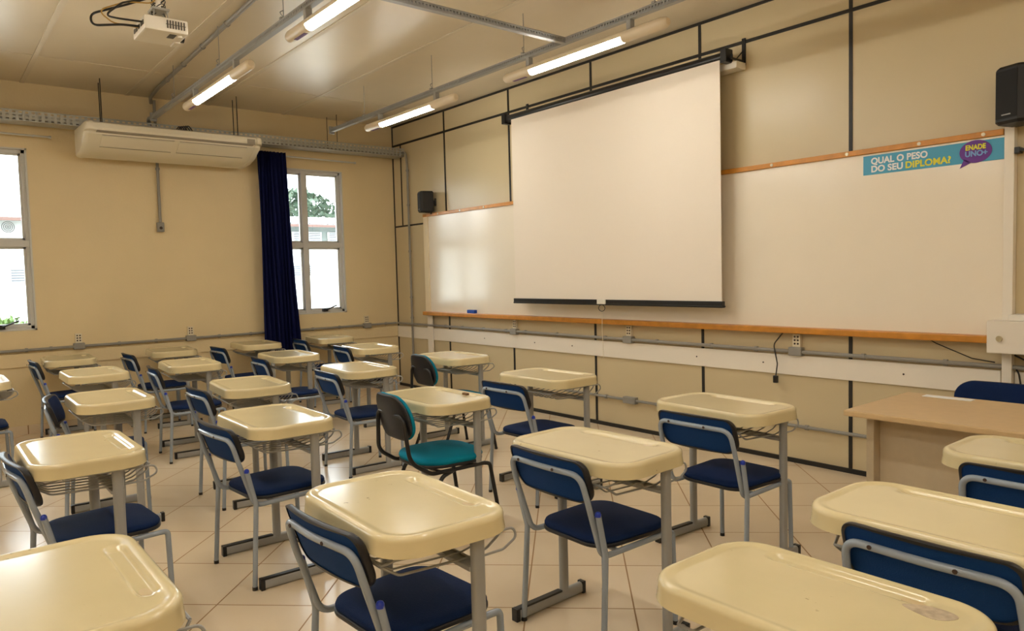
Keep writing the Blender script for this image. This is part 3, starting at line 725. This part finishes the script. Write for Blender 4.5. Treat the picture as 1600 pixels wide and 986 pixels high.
# ------------------------------------------------------------------ blue school chair
def cushion(mb, outline, zt, zb, dome, rnd=.012, bend=None, offs=8):
    """upholstered pad in local x,y with thickness in z, then bent"""
    rings = []
    n = offs
    def inset(P, o):
        c = [sum(p[i] for p in P)/len(P) for i in (0, 1)]; out = []
        for p in P:
            d = math.hypot(p[0]-c[0], p[1]-c[1]); k = max(0, (d-o)/d); out.append((c[0]+(p[0]-c[0])*k, c[1]+(p[1]-c[1])*k))
        return out
    c0 = [sum(p[i] for p in outline)/len(outline) for i in (0, 1)]
    for k in (.08, .22, .36, .5, .64, .78, .9): rings.append([(c0[0]+(x-c0[0])*k, c0[1]+(y-c0[1])*k, zb) for x, y in inset(outline, rnd)])
    for o, z in ((rnd, zb), (rnd*.3, zb+rnd*.3), (0, zb+rnd)): rings.append([(x, y, z) for x, y in inset(outline, o)])
    for o, z in ((0, zt-rnd), (rnd*.3, zt-rnd*.3), (rnd, zt)): rings.append([(x, y, z) for x, y in inset(outline, o)])
    for k in range(1, n+1):
        f = k/(n+.35); P = outline; c = [sum(p[i] for p in P)/len(P) for i in (0, 1)]
        base = inset(outline, rnd); rings.append([(c[0]+(x-c[0])*(1-f), c[1]+(y-c[1])*(1-f), zt+dome*(1-(1-f)**2)) for x, y in base])
    if bend: rings = [[bend(*p) for p in r] for r in rings]
    return mb.loops(rings)
def seat_outline(wb, wf, y0, y1, r):
    # trapezoid: narrower at the back
    P = []
    base = rrect(1, 1, r, 8)
    for x, y in base:
        t = y+.5; wdt = wb+(wf-wb)*t; P.append((x*wdt, y0+(y1-y0)*t))
    return P
def make_chair():
    t = empty('school_chair', 'blue', 'chair')
    so_ = seat_outline(.365, .405, -.19, .200, .24)
    s = cushion(MB(), so_, .432, .405, .014).build('seat', M['navy'], t, True, angle=60)
    cushion(MB(), [(x*1.012, y*1.012) for x, y in so_], .410, .394, 0, .005).build('seat_shell', M['edge'], s, True, angle=60)
    # backrest in local (x, h) -> world
    def bend(x, h, d):
        # d thickness: 0 rear .. .03 front ; tilt 20 deg
        z = .585+h; y = -.243-.054*(h/.165)-.027*(1-(x/.21)**2)+d*.85
        return (x, y, z)
    bo = []
    top_, low_ = dense(rrect(.42, .168, .036, 8), .02), dense(rrect(.42, .168, .062, 8), .02)
    bo = [(x, y+.084-.006*(x/.2)**2) for x, y in top_ if y > .0005]+[(x, y+.084) for x, y in low_ if y <= .0005]
    bo.sort(key=lambda q: math.atan2(q[1]-.084, q[0]))
    mb = MB(); bp = cushion(mb, bo, .024, .004, .005, .007, lambda x, y, z: bend(x, y, z)).build('backrest', M['blueback'], t, True, angle=60)
    # edging: a thick dark band round the outline
    eb = MB(); rings = []
    c = (0, .084)
    def off(P, o):
        out = []
        for p in P:
            dx, dy = p[0]-c[0], p[1]-c[1]; L = math.hypot(dx, dy); k = (L+o)/L; out.append((c[0]+dx*k, c[1]+dy*k))
        return out
    for o, d in ((-.009, .0), (.001, 0), (.003, .005), (.003, .018), (.0, .026), (-.014, .029)): rings.append([bend(x, y, d) for x, y in off(bo, o)])
    eb.loops(rings, True, False, False); eb.build('backrest_edging', M['edge'], bp, True, angle=60)
    fr_ = MB().loops([[bend(x, y, .024) for x, y in off(bo, -.010)], [bend(x, y, .029) for x, y in off(bo, -.014)]]+[[bend(x*k, .084+(y-.084)*k, .032) for x, y in off(bo, -.03)] for k in (1, .85, .7, .55, .4, .25, .12)]); fr_.build('backrest_front', M['navy'], bp, True, angle=60)
    # one continuous hoop: rails under the seat, uprights, top bar behind the backrest
    half = [(.190, .175, .380), (.198, -.195, .380), (.203, -.268, .605), (.197, -.294, .700)]
    topb = [(.0, -.314, .704)]
    left = [(-x, y, z) for x, y, z in half]
    path = fillet(half+topb+left[::-1], [.055, .3, .06, .5, .06, .3, .055], 8)
    MB().tube(path, .0112, 10).build('frame', M['chairtube'], t, True, angle=80)
    cr = MB()
    for yy in (-.10, .13): MB().tube([(-.19, yy, .380), (.19, yy, .380)], .009, 8).build('seat_brace', M['chairtube'], t, True)
    rv = MB()
    for x in (-.12, .08):
        yy = -.292-.02*(1-(x/.2)**2)
        MB().tube([(x, yy-.0145, .706), (x, yy-.0175, .706)], .006, 8).build('rivet', M['dark'], t)
    for sx in (-1, 1):
        lg = MB().tube(fillet([(sx*.190, .17, .380), (sx*.194, .205, .380), (sx*.198, .212, .012)], .035, 6), .0112, 10).build('leg', M['chairtube'], t, True, angle=80)
        MB().tube([(sx*.198, .212, 0), (sx*.198, .212, .016)], .0122, 10).build('foot_tip', M['black'], lg, True)
        lg = MB().tube(fillet([(sx*.228, -.225, .012), (sx*.222, -.200, .395), (sx*.226, -.238, .552)], .08, 6), .0115, 10).build('leg', M['chairtube'], t, True, angle=80)
        MB().tube([(sx*.228, -.225, 0), (sx*.228, -.225, .016)], .0125, 10).build('foot_tip', M['black'], lg, True)
        MB().loops([[(sx*.2262+.0118*k*math.cos(2*PI*q/10), -.2385+.0118*k*math.sin(2*PI*q/10), z) for q in range(10)] for z, k in ((.548, 1), (.558, 1), (.564, .75), (.567, .3))]).build('tube_cap', M['cap'], lg, True)
    return t
proto_chair = make_chair()
CHAIRS = [
 (6.44, -3.76, 3, 'blue chair with bright blue tube caps at the near centre desk'),
 (6.35, -2.81, -1, 'blue chair seen whole from behind, right of centre with bare tiles around'),
 (6.30, -1.845, 0, 'blue chair at the desk nearest the teacher\'s desk'),
 (4.84, -1.82, 1, 'blue chair below the projection screen, right of the teal seat'),
 (3.46, -2.34, -3, 'blue chair at the glare-lit desk left of the teal chair'),
 (1.75, -1.38, -5, 'blue chair at the desk just left of the room corner'),
 (0.55, -1.3, -3, 'dark blue chair peeking beside the curtain bottom'),
 (2.1, -2.33, -3, 'blue chair in front of the curtain, second row'),
 (0.67, -2.24, 2, 'dark blue chair against the window wall left of the curtain'),
 (3.53, -3.26, 1, 'blue chair at the plain desk behind the scuffed desk'),
 (4.82, -3.55, 4, 'blue chair at the pen-marked desk, its four legs in plain view'),
 (2.06, -3.17, -4, 'blue chair in the second column below the wall outlet'),
 (0.61, -3.06, 2, 'blue chair against the window wall between the two outlets'),
 (0.56, -3.82, 2, 'blue chair against the window wall, furthest left'),
 (3.31, -4.02, -12, 'tilted blue chair under the scratched desk, backrest front showing'),
 (4.93, -4.345, 4, 'blue chair at the glossy window-lit desk, cut by left edge'),
 (7.655, -2.74, -1, 'nearest blue chair back in the lower right corner'),
 (7.635, -1.89, 0, 'blue chair back at the right edge below the teacher\'s desk'),
 (1.85, -4.62, 0, 'blue chair at the far left edge, only its seat in view'),
]
for i, (x, y, a, lab) in enumerate(CHAIRS):
    d = proto_chair if i == 0 else copy_tree(proto_chair)
    d.location = (x, y, 0); d.rotation_euler = (0, 0, R(a)); d['label'] = lab; d['group'] = 'blue student chairs'

# ------------------------------------------------------------------ teal chair
def make_teal():
    t = empty('teal_chair', 'teal', 'chair')
    so_ = seat_outline(.42, .44, -.20, .22, .36)
    s = cushion(MB(), so_, .455, .415, .022, .018).build('seat', M['teal'], t, True, angle=60)
    cushion(MB(), [(x*.99, y*.99) for x, y in so_], .420, .402, 0, .006).build('seat_shell', M['edge'], s, True, angle=60)
    def bend(x, h, d):
        return (x, -.240-.050*(h/.24)-.03*(1-(x/.2)**2)+d*.8, .558+h)
    bo = [(x*(1-.10*(y/.245+.5)), y+.122) for x, y in dense(rrect(.385, .245, .115, 10), .02)]
    bp = cushion(MB(), bo, .045, .018, .006, .012, lambda x, y, z: bend(x, y, z)).build('backrest', M['teal'], t, True, angle=60)
    cushion(MB(), [(x*1.01, .122+(y-.122)*1.01) for x, y in bo], .020, -.004, 0, .012, lambda x, y, z: bend(x, y, z)).build('backrest_shell', M['edge'], bp, True, angle=60)
    half = [(.205, .17, .390), (.205, -.16, .385), (.19, -.275, .46), (.150, -.288, .695)]
    path = fillet(half+[(-x, y, z) for x, y, z in half[::-1]], [.08, .1, .05, .05, .1, .08], 7)
    MB().tube(path, .0115, 10).build('frame', M['blackm'], t, True, angle=80)
    cr = MB()
    cr.tube(fillet([(-.205, -.10, .386), (-.08, -.08, .37), (.08, -.08, .37), (.205, -.10, .386)], .05), .010, 8); cr.tube(fillet([(-.205, .12, .386), (-.08, .10, .37), (.08, .10, .37), (.205, .12, .386)], .05), .010, 8)
    cr.build('seat_brace', M['blackm'], t, True)
    for sx in (-1, 1):
        lg = MB().tube(fillet([(sx*.205, .165, .390), (sx*.212, .20, .385), (sx*.225, .26, .012)], .04), .0115, 10).build('leg', M['blackm'], t, True, angle=80)
        MB().tube([(sx*.2252, .2605, 0), (sx*.2252, .2605, .015)], .013, 10).build('foot_tip', M['black'], lg, True)
        lg = MB().tube(fillet([(sx*.19, -.02, .378), (sx*.205, -.10, .36), (sx*.225, -.24, .012)], .06), .0115, 10).build('leg', M['blackm'], t, True, angle=80)
        MB().tube([(sx*.2252, -.2405, 0), (sx*.2252, -.2405, .015)], .013, 10).build('foot_tip', M['black'], lg, True)
    return t
tc1 = make_teal(); tc1.location = (4.98, -2.68, 0); tc1.rotation_euler = (0, 0, R(-4)); tc1['label'] = 'teal chair with black shell at the centre desk, seat showing'; tc1['group'] = 'teal and black chairs'
tc2 = copy_tree(tc1); tc2.location = (3.47, -1.54, 0); tc2.rotation_euler = (0, 0, R(-4)); tc2['label'] = 'teal and black chair further back by the front wall, only its back showing'

tag(MB().box((-.022, -.009, 0), (.022, .009, .012), .002).build('rubber_eraser', M['brown'], None, False, (5.03, -2.52, .7455)), 'tiny brown rubber on the desk with the teal chair', 'eraser')

# ------------------------------------------------------------------ teacher's desk and chair
td = empty('teacher_desk', 'wide beige laminate teacher\'s desk at the right, before the board', 'desk', (7.5, -1.24, 0))
part(MB().box((6.73, -1.58, .722), (8.13, -.89, .75), .006), 'desktop', M['tdesk'], td)
for x in (6.80, 8.02): part(MB().box((x, -1.50, .0), (x+.035, -.95, .722), .003), 'side_panel', M['tpanel'], td)
part(MB().box((6.835, -1.44, .12), (8.02, -1.42, .722), .002), 'modesty_panel', M['tpanel'], td)
tag(MB().box((6.84, -.985, .751), (7.06, -.93, .7535)).build('paper_strip', M['whiteprint']), 'narrow strip of white paper on the teacher\'s desk', 'paper')
tch = empty('teacher_chair', 'wide navy chair behind the teacher\'s desk, only its top showing', 'chair', (7.02, -.50, 0), PI)
def make_tchair(t):
    so_ = seat_outline(.48, .50, -.22, .23, .3)
    s = cushion(MB(), so_, .46, .42, .02, .018).build('seat', M['navy'], t, True, angle=60)
    def bend(x, h, d): return (x, -.20-.03*(h/.24)-.03*(1-(x/.27)**2)+d, .505+h)
    bo = [(x, y+.12) for x, y in dense(rrect(.54, .25, .09, 8), .02)]
    bp = cushion(MB(), bo, .05, .015, .008, .014, lambda x, y, z: bend(x, y, z)).build('backrest', M['navy'], t, True, angle=60)
    MB().loops([[bend(x*k, .12+(y-.12)*k, d) for x, y in bo] for k, d in ((.97, .016), (1.0, .010), (.98, .002), (.9, 0))]).build('backrest_shell', M['edge'], bp, True)
    fr_ = MB()
    for sx in (-1, 1): fr_.tube(fillet([(sx*.2, .19, .39), (sx*.2, -.20, .39), (sx*.2, -.222, .62)], .05), .012, 8)
    for y in (-.1, .12): fr_.tube([(-.2, y, .39), (.2, y, .39)], .01, 8)
    fr_.build('frame', M['blackm'], t, True)
    for sx in (-1, 1):
        for y in (-.19, .19): MB().tube([(sx*.2, y, .395), (sx*.21, y*1.1, 0)], .012, 8).build('leg', M['blackm'], t, True)
make_tchair(tch)

# ------------------------------------------------------------------ outside the windows
tag(MB().box((-40, -40, -.25), (-.16, 40, -.15)).build('courtyard_ground', M['ground']), 'pale concrete ground', 'ground', None, 'structure')
bd = empty('neighbour_building', 'low white building with corrugated roof across the yard', 'building', (-12, 0, -.15))
def bp_(mb, name, m, smooth=False, lab=None):
    o = mb.build(name, M[m], bd, smooth); o.location = (12, 0, .15)
    if lab: o['label'] = lab
    return o
bp_(MB().box((-18, -16, -.15), (-12, 14, 2.35)), 'wall', 'bwall')
bp_(MB().box((-18, -16, 2.35), (-12.02, 14, 2.97)), 'upper_wall', 'bgreen')
rf = MB(); top = []; bot = []
for i in range(601):
    y = -16+i*.05; z = .03*math.sin(i*.05*2*PI/.18)
    top.append((-11.3, y, 2.98+z)); bot.append((-16.5, y, 3.62+z))
rf.loops([top, bot], False, False, False); rf.add([(-11.3, -16, 2.93), (-11.3, 14, 2.93), (-11.42, 14, 2.93), (-11.42, -16, 2.93), (-11.3, -16, 2.98), (-11.3, 14, 2.98), (-11.42, 14, 2.98), (-11.42, -16, 2.98)], [(0, 1, 2, 3), (0, 1, 5, 4), (2, 3, 7, 6)])
bp_(rf, 'roof', 'broof')
bp_(MB().box((-11.34, -16, 2.90), (-11.28, 14, 2.97)), 'fascia', 'bfascia')
for y in [-14+i*1.1 for i in range(25)]:
    w_ = MB(); w_.box((-12.0, y, 2.52), (-11.97, y+.9, 2.80)); wo = bp_(w_, 'window', 'bwall')
    l_ = MB()
    for k in range(5): l_.box((-11.97, y+.04, 2.55+k*.05), (-11.95, y+.86, 2.58+k*.05))
    MBo = l_.build('louvre', M['blouvre'], wo)
for y in [-14+i*1.35 for i in range(20)]:
    w_ = MB(); w_.box((-12.0, y, 1.50), (-11.97, y+.62, 1.86)); wo = bp_(w_, 'window', 'bwall')
    l_ = MB()
    for k in range(5): l_.box((-11.97, y+.03, 1.54+k*.06), (-11.94, y+.59, 1.575+k*.06))
    l_.build('louvre', M['blouvre'], wo)
cu_ = empty('condenser_unit', 'white air conditioner condenser with round fan, outside left window', 'air conditioner', (-11.72, -3.12, 2.62))
MB().box((-.19, -.30, 0), (.15, .30, .30), .01).build('casing', M['bfasciaw'], cu_)
fn = MB()
for rr_ in (.12, .085, .05, .02): fn.tube([(.155, -.08+rr_*math.cos(2*PI*k/20), .15+rr_*math.sin(2*PI*k/20)) for k in range(21)], .006, 5)
fn.build('fan_grille', M['black'], cu_); MB().box((-.19, -.28, -.10), (.1, .28, 0)).build('wall_bracket', M['grey'], cu_)
def bush(name, lab, c, rad, nleaf, mname, size=.09, cat='hedge', kind=None, sq=1):
    mb = MB()
    for i in range(nleaf):
        while True:
            p = Vector((random.uniform(-1, 1), random.uniform(-1, 1), random.uniform(-1, 1)))
            if .35 < p.length < 1: break
        p = Vector((p.x*rad[0], p.y*rad[1], p.z*rad[2]))+Vector(c)
        a = Vector((random.gauss(0, 1), random.gauss(0, 1), random.gauss(0, 1))).normalized(); b = a.orthogonal().normalized(); s = size*random.uniform(.6, 1.3)
        mb.add([p-a*s, p+b*s*.5, p+a*s, p-b*s*.5], [(0, 1, 2, 3)])
    o = mb.build(name, M[mname]); tag(o, lab, cat); return o
bush('hedge', 'green hedge outside the left window', (-9, -3.9, .28), (.8, 1.3, .58), 2200, 'leaf', .08)
bush('hedge', 'green hedge outside the curtained window', (-9, 3.1, .15), (.8, 1.0, .50), 1800, 'leaf', .08)
for c, r_, lab in (((-21, 7.5, 4.0), (1.6, 1.9, 1.15), 'leafy tree behind the neighbour building, nearer the curtain'), ((-21, 11.2, 3.5), (1.5, 1.3, .95), 'leafy tree behind the neighbour building, further right')):
    t = empty('tree', lab, 'tree', (c[0], c[1], -.15))
    cr = bush('crown', '', (0, 0, c[2]+.15), r_, 1500, 'leafdark', .16); cr.parent = t
    for k in ('label', 'category'): del cr[k]
    MB().tube([(0, 0, 0), (.05, .05, c[2]*.9)], .12, 8).build('trunk', M['bark'], t)
